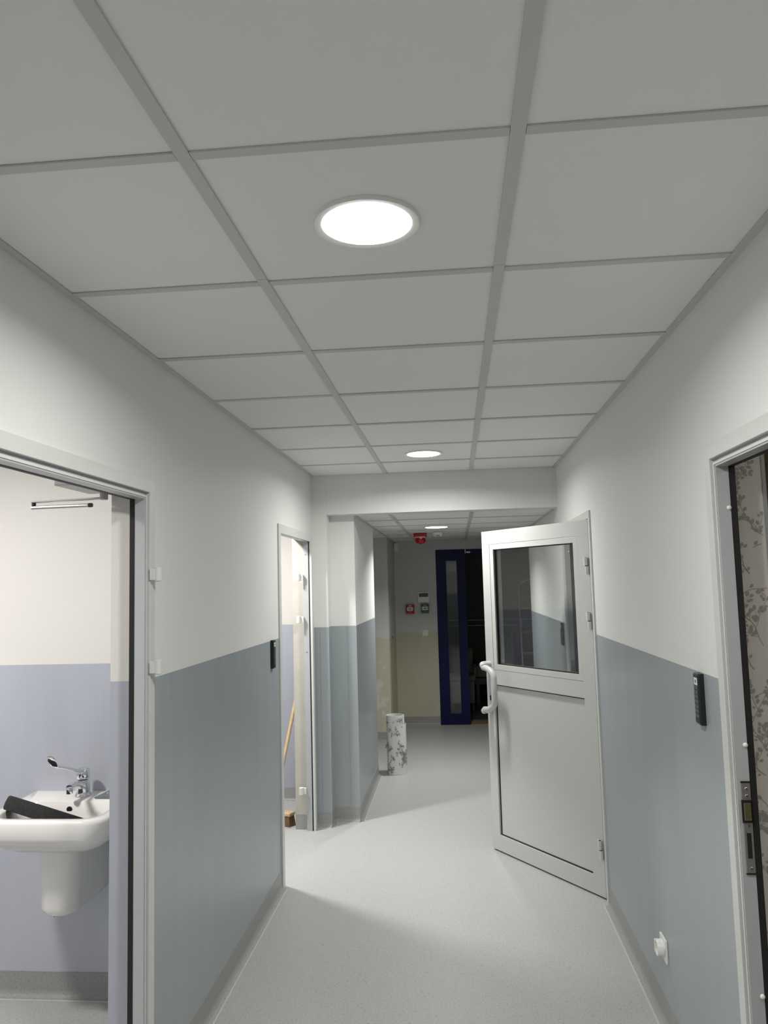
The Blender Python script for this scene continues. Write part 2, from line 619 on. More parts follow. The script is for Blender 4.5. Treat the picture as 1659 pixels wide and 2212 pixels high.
def door_frame(name, xf, sg, y0, y1, inward=False):
    """sg: direction into the wall (-1 left wall, +1 right wall)"""
    root = empty(name, (xf, (y0 + y1) / 2, 0), kind='structure')
    X = lambda d: xf + sg * d
    if not inward:
        u_frame(y0, y1, ZH, 0.042, X(-0.009), X(0.012)).build('casing', m_frame, root, bevel=0.0015)
        u_frame(y0 + 0.042, y1 - 0.042, ZH - 0.042, 0.0105, X(0.004), X(0.040)).build('groove_face', m_frame2, root)
        u_frame(y0 + 0.0525, y1 - 0.0525, ZH - 0.0525, 0.013, X(-0.001), X(0.034)).build('rebate', m_rebate, root, bevel=0.001)
        u_frame(y0 + 0.0528, y1 - 0.0528, ZH - 0.0528, 0.0075, X(-0.0035), X(-0.0012)).build('lip', m_frame, root, bevel=0.0008)
        u_frame(y0 + 0.056, y1 - 0.056, ZH - 0.056, 0.0105, X(0.0345), X(0.050)).build('gasket', m_rubber, root)
        u_frame(y0 + 0.013, y1 - 0.013, ZH - 0.013, 0.044, X(0.0125), X(0.046)).build('backing_profile', m_frame2, root)
    else:
        u_frame(y0, y1, ZH, 0.052, X(-0.009), X(0.006)).build('casing', m_frame, root, bevel=0.0015)
        u_frame(y0 + 0.040, y1 - 0.040, ZH - 0.040, 0.011, X(0.0065), X(0.014)).build('gasket', m_rubber, root)
        u_frame(y0 + 0.018, y1 - 0.018, ZH - 0.018, 0.032, X(0.0145), X(0.052)).build('rebate', m_rebate, root, bevel=0.001)
    return root


door1 = door_frame('door_1', XL, -1, *D1)
door2 = door_frame('door_2', XL, -1, *D2, inward=True)
door3 = door_frame('door_3', XR, 1, *D3)
door4 = door_frame('door_4', XR, 1, *D4)


def hinge_half(parent, cx, cy, z0, z1, r, plate):
    h = MB().lathe([(r - 0.0015, z0), (r, z0 + 0.0015), (r, z1 - 0.0015), (r - 0.0015, z1)], (cx, cy, 0), 20).build('hinge', m_hinge, parent, smooth=40)
    p = MB().box(*plate, z0 + 0.004, z1 - 0.004).build('hinge_plate', m_hinge, h, bevel=0.001)
    MB().lathe([(r * 0.6, z0 - 0.0006), (r * 0.6, z0 + 0.001)], (cx, cy, 0), 16).build('hinge_bore', m_rubber, h)
    return h


for z0 in (1.667, 1.368, 0.21):
    hinge_half(door1, XL + 0.031, 2.452, z0, z0 + 0.045, 0.0125, (XL + 0.009, XL + 0.026, 2.432, 2.450))
for z0 in (1.678, 1.389, 0.243):
    hinge_half(door2, XL - 0.083, 5.272, z0, z0 + 0.047, 0.0165, (XL - 0.075, XL - 0.050, 5.272, 5.292))
# bare plaster on the far reveal of the storeroom door and its strip of skirting
MB().box(XLB - 0.001, XL - 0.053, D2[1] - INSET - 0.004, D2[1] - INSET, 0, ZH - INSET).build('plaster_reveal', m_cream, wall_left)
MB().box(XLB - 0.001, XL - 0.053, D2[1] - INSET - 0.0065, D2[1] - INSET - 0.0042, 0, 0.098).build('reveal_skirting', m_skirt, wall_left)
MB().box(XLB - 0.001, XL - 0.05, D2[0] + INSET, D2[1] - INSET - 0.005, ZH - INSET - 0.003, ZH - INSET).build('plaster_reveal', m_cream, wall_left)
MB().box(XLB - 0.001, XL - 0.048, D1[1] - INSET - 0.003, D1[1] - INSET, 0, ZH - INSET).build('painted_reveal', m_store, wall_left)
# small fixings in the frames
for z in (1.82, 1.19, 0.56):
    MB().lathe([(0.0062, 0), (0.006, -0.003), (0.004, -0.005), (0.001, -0.0057)], (XR + 0.0285, D4[1] - 0.0655, z), 14, axis='Y').build('rubber_buffer', m_plastic, door4, smooth=60)
for z in (1.86, 1.19, 0.22):
    MB().lathe([(0.005, 0), (0.004, -0.002)], (XL - 0.034, D2[1] - 0.050, z), 12, axis='Y').build('frame_screw', m_steel, door2)
# strike plate
yk = D4[1] - 0.0655
strike = MB().box(XR + 0.010, XR + 0.033, yk - 0.002, yk, 0.865, 1.093).build('strike_plate', m_steel, door4, bevel=0.0006)
MB().box(XR + 0.009, XR + 0.034, yk - 0.0028, yk - 0.0002, 1.0935, 1.0975).build('strike_shim', m_rubber, strike)
MB().box(XR + 0.009, XR + 0.034, yk - 0.0028, yk - 0.0002, 0.861, 0.8645).build('strike_shim', m_rubber, strike)
MB().box(XR + 0.016, XR + 0.027, yk - 0.0030, yk - 0.0018, 0.902, 0.966).build('bolt_slot', m_rubber, strike)
MB().box(XR + 0.008, XR + 0.032, yk - 0.0050, yk - 0.0005, 0.992, 1.050).build('latch_keeper', m_rubber, strike)
MB().box(XR + 0.012, XR + 0.030, yk - 0.0075, yk - 0.0045, 0.999, 1.043).build('keeper_insert', m_brass, strike, bevel=0.001)
for z in (0.876, 0.984, 1.060, 1.078):
    MB().lathe([(0.0042, -0.0022), (0.0036, -0.0034), (0.001, -0.0036)], (XR + 0.0225, yk, z), 12, axis='Y').build('screw_head', m_chrome, strike)
# the same lock furniture on the far jamb of the open door
yk3 = D3[1] - 0.0655
strike3 = MB().box(XR + 0.006, XR + 0.033, yk3 - 0.002, yk3, 0.865, 1.12).build('strike_plate', m_steel, door3, bevel=0.0006)
MB().box(XR + 0.012, XR + 0.028, yk3 - 0.004, yk3 - 0.0018, 0.99, 1.06).build('latch_keeper', m_brass, strike3)
MB().lathe([(0.0062, 0), (0.006, -0.003), (0.001, -0.0057)], (XR + 0.0285, D3[1] - 0.0655, 1.82), 14, axis='Y').build('rubber_buffer', m_plastic, door3)


# ------------------------------------------------------------------ downlights
def downlight(loc, label):
    x, y, z = loc
    t = empty('ceiling_light', loc, label, 'ceiling light', 'round downlights along the corridor ceiling')
    MB().lathe([(0.1145, 0.004), (0.1145, -0.004), (0.1135, -0.0052), (0.0985, -0.0030), (0.0985, 0.004)], loc, 64, cap0=False, cap1=False).build('trim_ring', m_plastic, t, smooth=50)
    MB().lathe([(0.0983, -0.0020), (0.0975, -0.0036), (0.094, -0.0046), (0.08, -0.0054), (0.03, -0.006), (0.001, -0.006)], loc, 64, cap0=False).build('diffuser', m_lamp, t, smooth=60)
    return t


l1 = downlight((-0.164, 1.597, ZC), 'largest round lit downlight overhead in the near ceiling')
lamp('lamp_light', (-0.164, 1.597, ZC - 0.0085), CORRIDOR_W, 0.096, l1)
l2 = downlight((-0.164, 4.605, ZC), 'middle round lit downlight just before the white cross beam')
lamp('lamp_light', (-0.164, 4.605, ZC - 0.0085), CORRIDOR_W, 0.096, l2)
l3 = downlight((-0.150, 6.87, ZF), 'farthest round lit downlight beyond the beam beside the smoke detector')
lamp('lamp_light', (-0.150, 6.87, ZF - 0.0085), FAR_W, 0.096, l3, spread=math.radians(142))
# lamps that the picture does not show: one more down the corridor and one in each lit room
for (x, y, z, pw, par, colr) in ((-0.164, -1.406, ZC, CORRIDOR_W, ceil_near, (1, 0.985, 0.95)),
                                 (-2.15, 1.95, 2.475, ROOM1_W, soffit, (1, 0.975, 0.94)),
                                 (-1.60, 4.79, 2.475, ROOM2_W, soffit, (1, 0.975, 0.94)),
                                 (1.9, 1.3, 2.475, ROOM4_W, soffit, (1, 0.95, 0.88))):
    MB().lathe([(0.11, 0.02), (0.11, -0.004), (0.001, -0.005)], (x, y, z), 32).build('light_fitting', m_lamp if pw > 2 else m_plastic, par)
    lamp('room_light', (x, y, z - 0.008), pw, 0.1, None, colr)

# ------------------------------------------------------------------ the open glazed door leaf
H0 = Vector((0.717, 4.19, 0.0))
DS = Vector((-0.533, 0.753, 0)).normalized()
DN = Vector((-DS.y, DS.x, 0))
if DN.y > 0:
    DN = -DN                                  # towards the viewer


def leaf_pt(s, n, z):
    p = H0 + DS * s + DN * n
    return (p.x, p.y, z)


LW, LH, Z0 = 0.935, 1.955, 0.010
leaf = empty('door_leaf', H0, 'pale grey aluminium door with glass upper half standing ajar on the right', 'door')


def lbox(s0, s1, n0, n1, z0, z1):
    return MB().box(s0, s1, n0, n1, z0, z1).map(leaf_pt)


TH = -0.036
for s0, s1 in ((0.004, 0.090), (0.862, LW)):
    lbox(s0, s1, TH, 0, Z0, LH).build('stile', m_leaf, leaf)
for z0, z1 in ((1.872, LH), (1.006, 1.094), (Z0, 0.102)):
    lbox(0.090, 0.862, TH, 0, z0, z1).build('rail', m_leaf, leaf)


def ring_box(s0, s1, z0, z1, wd, n0, n1):
    outer = [(s0, z0), (s1, z0), (s1, z1), (s0, z1)]
    inner = [(s0 + wd, z0 + wd), (s1 - wd, z0 + wd), (s1 - wd, z1 - wd), (s0 + wd, z1 - wd)]
    vs = []
    for n in (n0, n1):
        vs += [(s, n, z) for s, z in outer] + [(s, n, z) for s, z in inner]
    fs = []
    for i in range(4):
        j = (i + 1) % 4
        fs += [(i, j, 4 + j, 4 + i), (8 + i, 12 + i, 12 + j, 8 + j), (i, 8 + i, 8 + j, j), (4 + i, 4 + j, 12 + j, 12 + i)]
    return MB().add(vs, fs).map(leaf_pt)


ring_box(0.0915, 0.8605, 1.0955, 1.8705, 0.033, -0.030, -0.0015).build('glazing_bead', m_leaf, leaf, bevel=0.0012)
ring_box(0.090, 0.862, 1.094, 1.872, 0.006, -0.034, -0.0045).build('bead_joint', m_rubber, leaf)
ring_box(0.1235, 0.8285, 1.1275, 1.8385, 0.0065, -0.024, -0.010).build('glass_gasket', m_rubber, leaf)
ring_box(0.0915, 0.8605, 1.0955, 1.8705, 0.033, -0.062, -0.0365).build('rear_bead', m_leaf, leaf)
lbox(0.126, 0.826, -0.021, -0.017, 1.130, 1.836).build('glass_pane', m_glass, leaf)
lbox(0.0925, 0.8595, -0.028, -0.014, 0.1045, 1.0035).build('lower_panel', m_leaf, leaf)
ring_box(0.090, 0.862, 0.102, 1.006, 0.0075, -0.034, -0.0115).build('panel_gasket', m_rubber, leaf)
lbox(0.0005, 0.0035, TH, -0.004, Z0, LH).build('edge_gasket', m_rubber, leaf)
lbox(0.02, LW - 0.01, TH + 0.004, TH + 0.012, 0.003, Z0).build('bottom_brush', m_rubber, leaf)
# offset pull handle: out of the stile, along, down, and back
pn = 0.070
path = [(0.900, -0.002, 1.128)]
path += [(0.900, pn - 0.024, 1.128)]
for k in range(5):
    a = PI / 2 * k / 4
    path.append((0.900 - 0.026 * (1 - math.cos(a)), pn - 0.024 + 0.024 * math.sin(a), 1.128 - 0.006 * (1 - math.cos(a))))
for k in range(6):
    a = PI / 2 * k / 5
    path.append((0.874 - 0.099 * math.sin(a), pn, 1.113 - 0.055 * (1 - math.cos(a))))
for k in range(6):
    a = PI / 2 * k / 5
    path.append((0.874 - 0.099 * math.cos(a), pn, 0.909 - 0.055 * math.sin(a) + 0.004))
for k in range(5):
    a = PI / 2 * k / 4
    path.append((0.874 + 0.026 * math.sin(a), pn - 0.024 * (1 - math.cos(a)), 0.850 - 0.004 * math.sin(a)))
path += [(0.900, pn - 0.024, 0.846), (0.900, -0.002, 0.846)]
handle = MB().tube([leaf_pt(*p) for p in path], 0.0185, 16).build('pull_handle', m_leaf, leaf, smooth=60)
lk = MB()
ring = [[leaf_pt(0.893 + 0.016 * math.cos(2 * PI * i / 24), n, 0.925 + 0.034 * math.sin(2 * PI * i / 24)) for i in range(24)] for n in (-0.001, 0.006)]
lk.loft(ring)
esc = lk.build('lock_escutcheon', m_steel, leaf, bevel=0.001)
lbox(0.890, 0.896, 0.0055, 0.010, 0.905, 0.935).build('key_cylinder', m_rubber, esc)
for zc in (1.708, 1.417, 0.248):
    h = MB().lathe([(0.0105, zc + 0.002), (0.0105, zc + 0.046)], leaf_pt(0.018, 0.0125, 0), 18).build('hinge', m_hinge, leaf, smooth=40)
    lbox(0.018, 0.046, 0.0, 0.006, zc + 0.004, zc + 0.045).build('hinge_plate', m_hinge, h, bevel=0.001)
    MB().lathe([(0.0108, zc - 0.046), (0.0108, zc - 0.002)], leaf_pt(0.010, 0.0135, 0), 18).build('hinge_knuckle', m_hinge, h, smooth=40)
    MB().lathe([(0.0075, zc - 0.002), (0.0075, zc + 0.002)], leaf_pt(0.014, 0.013, 0), 14).build('hinge_pin', m_rubber, h)
    MB().lathe([(0.0075, zc + 0.0455), (0.0075, zc + 0.0468)], leaf_pt(0.018, 0.0125, 0), 14).build('hinge_bore', m_rubber, h)


# ------------------------------------------------------------------ keypads
def keypad(xf, sg, y_near, z0, label):
    """sg: direction out of the wall (+1 left wall, -1 right wall); y_near: edge nearest the viewer"""
    t = empty('keypad', (xf, y_near + 0.025, z0), label, 'keypad', 'black entry keypads beside the doors')
    hh, wd, th = 0.150, 0.048, 0.021
    X = lambda d: xf + sg * d
    body = MB()
    sec = [(0, 0.003), (wd, 0.003), (wd, th - 0.004), (wd - 0.004, th), (0.004, th), (0, th - 0.004)]
    rings = [[(X(0.0 if d < 0.001 else d * k), y_near + y, z) for y, d in [(a, b - 0.003) for a, b in sec]]
             for z, k in ((z0, 0.80), (z0 + 0.006, 1.0), (z0 + hh - 0.006, 1.0), (z0 + hh, 0.85))]
    body.loft(rings)
    body.build('housing', m_black, t, bevel=0.001)
    fx = X(th - 0.003)
    for r in range(7):
        for c in range(2):
            yy = y_near + 0.007 + c * 0.018
            zz = z0 + 0.022 + r * 0.0138
            MB().box(fx, fx + sg * 0.0012, yy, yy + 0.014, zz, zz + 0.009).build('key', m_key, t)
    MB().box(fx, fx + sg * 0.0008, y_near + 0.007, y_near + 0.036, z0 + hh - 0.034, z0 + hh - 0.013).build('sticker', m_sticker, t)
    MB().box(fx + sg * 0.0008, fx + sg * 0.0012, y_near + 0.016, y_near + 0.026, z0 + hh - 0.028, z0 + hh - 0.019).build('sticker_print', m_key, t)
    return t


keypad(XR, -1, 2.383, 1.200, 'black keypad on the right wall beside the near right doorway')
keypad(XL, 1, 4.105, 1.205, 'black keypad on the left wall beside the second left doorway')
keypad(XR, -1, 5.345, 1.198, 'black keypad seen through the glass of the open door')

# ------------------------------------------------------------------ wall socket
so = empty('wall_socket', (XR, 3.04, 0.245), 'white wall socket with a round raised outlet low on the right wall', 'socket')
MB().box(XR - 0.009, XR, 2.998, 3.080, 0.245, 0.327).build('face_plate', m_plastic, so, bevel=0.003)
MB().lathe([(0.029, -0.0088), (0.028, -0.030), (0.0265, -0.032), (0.022, -0.032), (0.0205, -0.016), (0.001, -0.016)], (XR, 3.039, 0.286), 32, axis='X').build('outlet_ring', m_plastic, so, smooth=40)
for dy in (-0.009, 0.009):
    MB().lathe([(0.0025, -0.0164), (0.0025, -0.0155)], (XR, 3.039 + dy, 0.286), 10, axis='X').build('pin_hole', m_rubber, so)
MB().box(XR - 0.034, XR - 0.009, 3.058, 3.062, 0.262, 0.31).build('hinged_lid', m_plastic, so, bevel=0.001)
MB().box(XR - 0.0094, XR - 0.0088, 3.004, 3.007, 0.266, 0.296).build('rating_mark', m_key, so)

# ------------------------------------------------------------------ wash basin, bathroom
YWB = 3.169
CX = -1.535
basin = empty('washbasin', (CX, YWB, 0.43), 'white ceramic washbasin on half pedestal in the left bathroom', 'washbasin')


def rrect(x0, x1, y0, y1, rf, rb, z, n=8):
    """rounded rectangle, front (low y) corners rf, back corners rb"""
    pts = []
    for (cx, cy, r, a0) in ((x0 + rf, y0 + rf, rf, PI), (x1 - rf, y0 + rf, rf, 1.5 * PI), (x1 - rb, y1 - rb, rb, 0), (x0 + rb, y1 - rb, rb, PI / 2)):
        for k in range(n + 1):
            a = a0 + PI / 2 * k / n
            pts.append((cx + r * math.cos(a), cy + r * math.sin(a), z))
    return pts


hw, yf = 0.247, 2.752
rings = []
for z, ins in ((0.680, 0.085), (0.698, 0.055), (0.722, 0.022), (0.737, 0.008), (0.752, 0.0), (0.802, -0.001), (0.812, 0.002), (0.8165, 0.010)):
    rings.append(rrect(CX - hw + ins, CX + hw - ins, yf + ins, YWB - (0.0 if z > 0.7 else ins * 0.3), 0.085 - ins * 0.3, 0.012, z))
for z, a, b, c, r in ((0.8165, 0.202, 2.785, 3.022, 0.07), (0.812, 0.196, 2.791, 3.016, 0.068), (0.770, 0.186, 2.802, 3.004, 0.066), (0.722, 0.150, 2.845, 2.972, 0.055), (0.705, 0.090, 2.885, 2.945, 0.028)):
    rings.append(rrect(CX - a, CX + a, b, c, r, r * 0.8, z))
MB().loft(rings).build('basin', m_ceramic, basin, smooth=50)
pr = []
for z, ins in ((0.428, 0.034), (0.432, 0.018), (0.444, 0.006), (0.462, 0.0), (0.56, -0.003), (0.68, -0.006), (0.715, -0.006)):
    pr.append(rrect(CX - 0.068 + ins, CX + 0.080 - ins, 2.865 + ins, YWB - ins * 0.1, 0.062, 0.004, z))
MB().loft(pr).build('half_pedestal', m_ceramic, basin, smooth=50)
MB().lathe([(0.0125, 0.002), (0.0125, -0.001), (0.010, -0.0015)], (CX - 0.01, 3.009, 0.786), 24, axis='Y').build('overflow_ring', m_chrome, basin)
MB().lathe([(0.0105, -0.0022), (0.001, -0.0023)], (CX - 0.01, 3.009, 0.786), 24, axis='Y').build('overflow_hole', m_rubber, basin)
MB().lathe([(0.022, 0.7052), (0.020, 0.709), (0.005, 0.710)], (CX, 2.915, 0), 24).build('drain', m_chrome, basin)

# mixer tap with long elbow lever
TY = 3.098
tap = empty('mixer_tap', (CX, TY, 0.8165), 'chrome mixer tap with long elbow lever on the washbasin', 'tap')
MB().lathe([(0.031, 0.8166), (0.031, 0.820), (0.028, 0.823), (0.0275, 0.835), (0.0265, 0.855), (0.025, 0.872), (0.023, 0.880), (0.001, 0.881)], (CX, TY, 0), 32).build('tap_body', m_chrome, tap, smooth=45)
sp = [(CX, TY - 0.010, 0.858), (CX, TY - 0.045, 0.874), (CX, TY - 0.085, 0.879), (CX, TY - 0.112, 0.877)]
MB().tube(sp, [(0.021, 0.018), (0.017, 0.012), (0.0145, 0.009), (0.013, 0.0085)], 16, flat=0.99).build('spout', m_chrome, tap, smooth=50)
MB().lathe([(0.0125, 0.853), (0.013, 0.856), (0.013, 0.873), (0.012, 0.875)], (CX, TY - 0.111, 0), 20).build('aerator', m_chrome, tap, smooth=40)
hd = MB().lathe([(0.022, 0.8815), (0.026, 0.886), (0.0265, 0.905), (0.025, 0.918), (0.017, 0.925), (0.001, 0.926)], (CX, TY + 0.002, 0), 28).build('lever_head', m_chrome, tap, smooth=50)
lp = [(CX, TY - 0.012, 0.918), (CX, TY - 0.05, 0.926), (CX, TY - 0.10, 0.944), (CX, TY - 0.16, 0.964), (CX, TY - 0.21, 0.978), (CX, TY - 0.232, 0.990), (CX, TY - 0.252, 1.012), (CX, TY - 0.262, 1.026)]
MB().tube(lp, [(0.015, 0.010), (0.010, 0.0075), (0.0085, 0.006), (0.0085, 0.0055), (0.012, 0.0055), (0.0165, 0.0058), (0.018, 0.0058), (0.011, 0.0045)], 14, flat=0.99).build('elbow_lever', m_chrome, hd, smooth=60)

# grey tray beside the tap and the black disc in the basin
tr = empty('soap_tray', (CX + 0.16, 3.10, 0.8172), 'flat slate grey tray on the washbasin deck right of the tap', 'tray')
MB().add([(CX + 0.075, 3.045, 0.8172), (CX + 0.225, 3.045, 0.8172), (CX + 0.225, 3.155, 0.8172), (CX + 0.100, 3.155, 0.8172),
          (CX + 0.072, 3.043, 0.824), (CX + 0.227, 3.043, 0.824), (CX + 0.227, 3.157, 0.829), (CX + 0.098, 3.157, 0.829)],
         [(0, 3, 2, 1), (4, 5, 6, 7), (0, 1, 5, 4), (1, 2, 6, 5), (2, 3, 7, 6), (3, 0, 4, 7)]).build('tray_plate', m_grey_pl, tr, bevel=0.002)
MB().lathe([(0.007, 0.0), (0.0065, 0.002), (0.001, 0.0025)], (CX + 0.108, 3.092, 0.8262), 18).build('chrome_stud', m_chrome, tr)

dc = Vector((-1.562, 2.885, 0.799))
pad = MB()
R_, t_ = 0.178, 0.052
pad.lathe([(R_ - 0.03, -t_ / 2), (R_ - 0.004, -t_ / 2), (R_, -t_ / 2 + 0.006), (R_ + 0.002, 0), (R_, t_ / 2 - 0.005), (R_ - 0.006, t_ / 2), (R_ - 0.03, t_ / 2 - 0.002), (0.001, t_ / 2 - 0.004)], (0, 0, 0), 48)
rot = Matrix.Rotation(math.radians(-3), 3, 'Z') @ Matrix.Rotation(math.radians(14.8), 3, 'Y') @ Matrix.Rotation(math.radians(-24), 3, 'X')
pad.map(lambda x, y, z: tuple(dc + rot @ Vector((x, y * 0.55, z))))
po = pad.build('rubber_disc', m_felt, None, smooth=40, origin=(dc.x, dc.y, dc.z))
tag(po, 'thick black round pad lying tilted in the washbasin', 'pad')

# door closer above the bathroom door
cl = empty('door_closer', (-1.18, 2.35, 1.965), 'grey door closer with folded arm above the bathroom doorway', 'door closer')
MB().box(-1.205, -1.135, 2.225, 2.452, 1.962, 2.02).build('closer_body', m_frame2, cl, bevel=0.003)
MB().lathe([(0.012, 1.938), (0.013, 1.941), (0.013, 1.962)], (-1.140, 2.425, 0), 16).build('pivot', m_frame2, cl)
arm = MB().tube([(-1.140, 2.425, 1.9435), (-1.410, 2.468, 1.9435)], [(0.009, 0.004), (0.009, 0.004)], 10, flat=0.99)
arm.build('main_arm', m_steel, cl)
MB().lathe([(0.007, 1.930), (0.007, 1.9395)], (-1.405, 2.467, 0), 14).build('arm_joint', m_rubber, cl)
MB().tube([(-1.412, 2.467, 1.925), (-1.205, 2.452, 1.925)], 0.0062, 10).build('link_arm', m_steel, cl)
MB().tube([(-1.205, 2.452, 1.925), (-1.193, 2.4515, 1.925)], 0.0072, 10).build('arm_end', m_rubber, cl)

# ------------------------------------------------------------------ broom in the store room
br = empty('broom', (-1.32, 5.45, 0.0), 'wooden broom leaning in the storeroom behind the second left doorway', 'broom')
b0, b1 = Vector((-1.318, 5.462, 0.085)), Vector((-1.214, 5.750, 0.79))
top = b0 + (b1 - b0) * 1.5
MB().tube([tuple(b0), tuple(b0 + (b1 - b0) * 0.5), tuple(b1), tuple(top)], 0.0125, 14).build('broom_stick', m_wood, br, smooth=60)


def turn(x, y, z):
    c, sn = math.cos(math.radians(-24)), math.sin(math.radians(-24))
    dx, dy = x + 1.325, y - 5.45
    return (-1.312 + dx * c - dy * sn, 5.462 + dx * sn + dy * c, z)


MB().box(-1.475, -1.172, 5.418, 5.482, 0.066, 0.092).map(turn).build('broom_head', m_wood, br, bevel=0.008, seg=3)
bs = MB()
random.seed(7)
for i in range(30):
    for j in range(6):
        x = -1.467 + 0.286 * (i + 0.5) / 30 + random.uniform(-0.003, 0.003)
        y = 5.424 + 0.052 * (j + 0.5) / 6
        dx = (x + 1.325) * 0.10 + random.uniform(-0.006, 0.006)
        dy = (y - 5.45) * 0.35 + random.uniform(-0.006, 0.006)
        r = 0.0055
        bs.add([(x - r, y - r, 0.068), (x + r, y - r, 0.068), (x + r, y + r, 0.068), (x - r, y + r, 0.068),
                (x + dx - r * 1.25, y + dy - r, 0.002), (x + dx + r * 1.25, y + dy - r, 0.002), (x + dx + r, y + dy + r, 0.002), (x + dx - r, y + dy + r, 0.002)],
               [(0, 1, 5, 4), (1, 2, 6, 5), (2, 3, 7, 6), (3, 0, 4, 7), (4, 5, 6, 7)])
bs.map(turn)
tag(bs.build('bristles', m_bristle, br), kind='stuff')


# ------------------------------------------------------------------ printed branch pattern
def branch_print(wd, hh, count, seed, leaf_r=0.0085, thick=0.0016):
    """flat polygons (u, v) of twigs with round leaves, clipped to wd x hh"""
    rnd = random.Random(seed)
    polys = []

    def ok(p):
        return 0.001 < p[0] < wd - 0.001 and 0.001 < p[1] < hh - 0.001

    def leafp(u, v, a, r):
        pts = []
        for k in range(9):
            t = 2 * PI * k / 9
            x = r * math.cos(t) * 1.1
            y = r * 0.78 * math.sin(t)
            pts.append((u + x * math.cos(a) - y * math.sin(a), v + x * math.sin(a) + y * math.cos(a)))
        if all(ok(p) for p in pts):
            polys.append(pts)

    def twig(u, v, a, n, step, th, depth):
        for i in range(n):
            u2, v2 = u + step * math.cos(a), v + step * math.sin(a)
            nx, ny = -math.sin(a) * th, math.cos(a) * th
            q = [(u - nx, v - ny), (u2 - nx * 0.9, v2 - ny * 0.9), (u2 + nx * 0.9, v2 + ny * 0.9), (u + nx, v + ny)]
            if all(ok(p) for p in q):
                polys.append(q)
            if depth < 2 and rnd.random() < 0.42:
                twig(u2, v2, a + rnd.choice((-1, 1)) * rnd.uniform(0.5, 1.0), rnd.randint(2, 5), step * 0.8, th * 0.7, depth + 1)
            if rnd.random() < (0.45 if depth == 0 else 0.75):
                sd = rnd.choice((-1, 1))
                d = leaf_r * rnd.uniform(0.9, 1.5)
                leafp(u2 - math.sin(a) * sd * d, v2 + math.cos(a) * sd * d, a + sd * rnd.uniform(0.4, 1.2), leaf_r * rnd.uniform(0.6, 1.05))
            u, v = u2, v2
            a += rnd.uniform(-0.30, 0.30)
            th *= 0.93
        leafp(u + math.cos(a) * leaf_r, v + math.sin(a) * leaf_r, a, leaf_r * 0.9)

    for i in range(count):
        u = wd * rnd.uniform(0.0, 1.0)
        v = hh * (i + rnd.uniform(0.1, 0.9)) / count
        twig(u, v, rnd.choice((rnd.uniform(0.3, 1.3), rnd.uniform(1.8, 3.4))), rnd.randint(5, 9), leaf_r * 2.0, thick, 0)
    return polys


# wallpaper on the reveal of the near right doorway
yr = D4[1] - INSET
pw = empty('wallpaper', (XR + 0.05, yr, 0), 'cream wallpaper with grey branches lining the near right doorway', 'wallpaper')
MB().box(XR + 0.0495, XRB, yr - 0.002, yr - 0.0003, 0, ZH - INSET - 0.001).build('paper_sheet', m_paper2, pw)
ink = MB()
for k, pl in enumerate(branch_print(0.089, 1.985, 30, 11, 0.0064, 0.0013)):
    ink.add([(XRB - 0.0005 - u, yr - 0.0022 - 1.2e-5 * (k % 60), v) for u, v in pl], [tuple(range(len(pl)))])
tag(ink.build('printed_branches', m_print2, pw), kind='stuff')
MB().box(XRB - 0.001, XRB + 0.009, yr - 0.004, yr + 0.01, 0, ZH - INSET).build('edge_strip', m_alu, pw)

# wallpaper roll standing on the floor past the pilaster
RC = (-0.566, 6.885)
roll = empty('wallpaper_roll', (RC[0], RC[1], 0), 'upright roll of white wallpaper with grey branches on the corridor floor', 'wallpaper roll')


def spiral(r0, r1, a0, turns, h0, h1, n=72, t=0.0012):
    mb = MB()
    outer = []
    for i in range(n + 1):
        f = i / n
        a = a0 + turns * 2 * PI * f
        r = r0 + (r1 - r0) * f
        outer.append((a, r, h0 + (h1 - h0) * f))
    rings = []
    for a, r, h in outer:
        c, s = math.cos(a), math.sin(a)
        rings.append([(RC[0] + (r - t) * c, RC[1] + (r - t) * s, 0.001), (RC[0] + r * c, RC[1] + r * s, 0.001),
                      (RC[0] + r * c, RC[1] + r * s, h), (RC[0] + (r - t) * c, RC[1] + (r - t) * s, h)])
    return mb.loft(rings)


spiral(0.066, 0.080, 0.3, 3.0, 0.498, 0.497, 140).build('rolled_paper', m_paper, roll, smooth=40)
spiral(0.086, 0.097, -2.35, 0.62, 0.415, 0.425, 60).build('loose_end', m_paper, roll, smooth=40)
ink = MB()


def wrap(rr, u, v, ref):
    a = -PI / 2 + u / ref
    return (RC[0] + rr * math.cos(a), RC[1] + rr * math.sin(a), v)


for k, pl in enumerate(branch_print(0.25, 0.49, 6, 5, 0.0058, 0.0007)):
    if all(p[1] > 0.43 for p in pl):
        ink.add([wrap(0.0806 + 1.2e-5 * (k % 50), u - 0.125, v, 0.08) for u, v in pl], [tuple(range(len(pl)))])
for k, pl in enumerate(branch_print(0.28, 0.412, 11, 21, 0.0058, 0.0007)):
    ink.add([wrap(0.0935 + 0.0035 * (u - 0.14) / 0.14 + 0.0008 + 1.2e-5 * (k % 50), u - 0.14, v, 0.0935) for u, v in pl], [tuple(range(len(pl)))])
tag(ink.build('printed_branches', m_print, roll), kind='stuff')

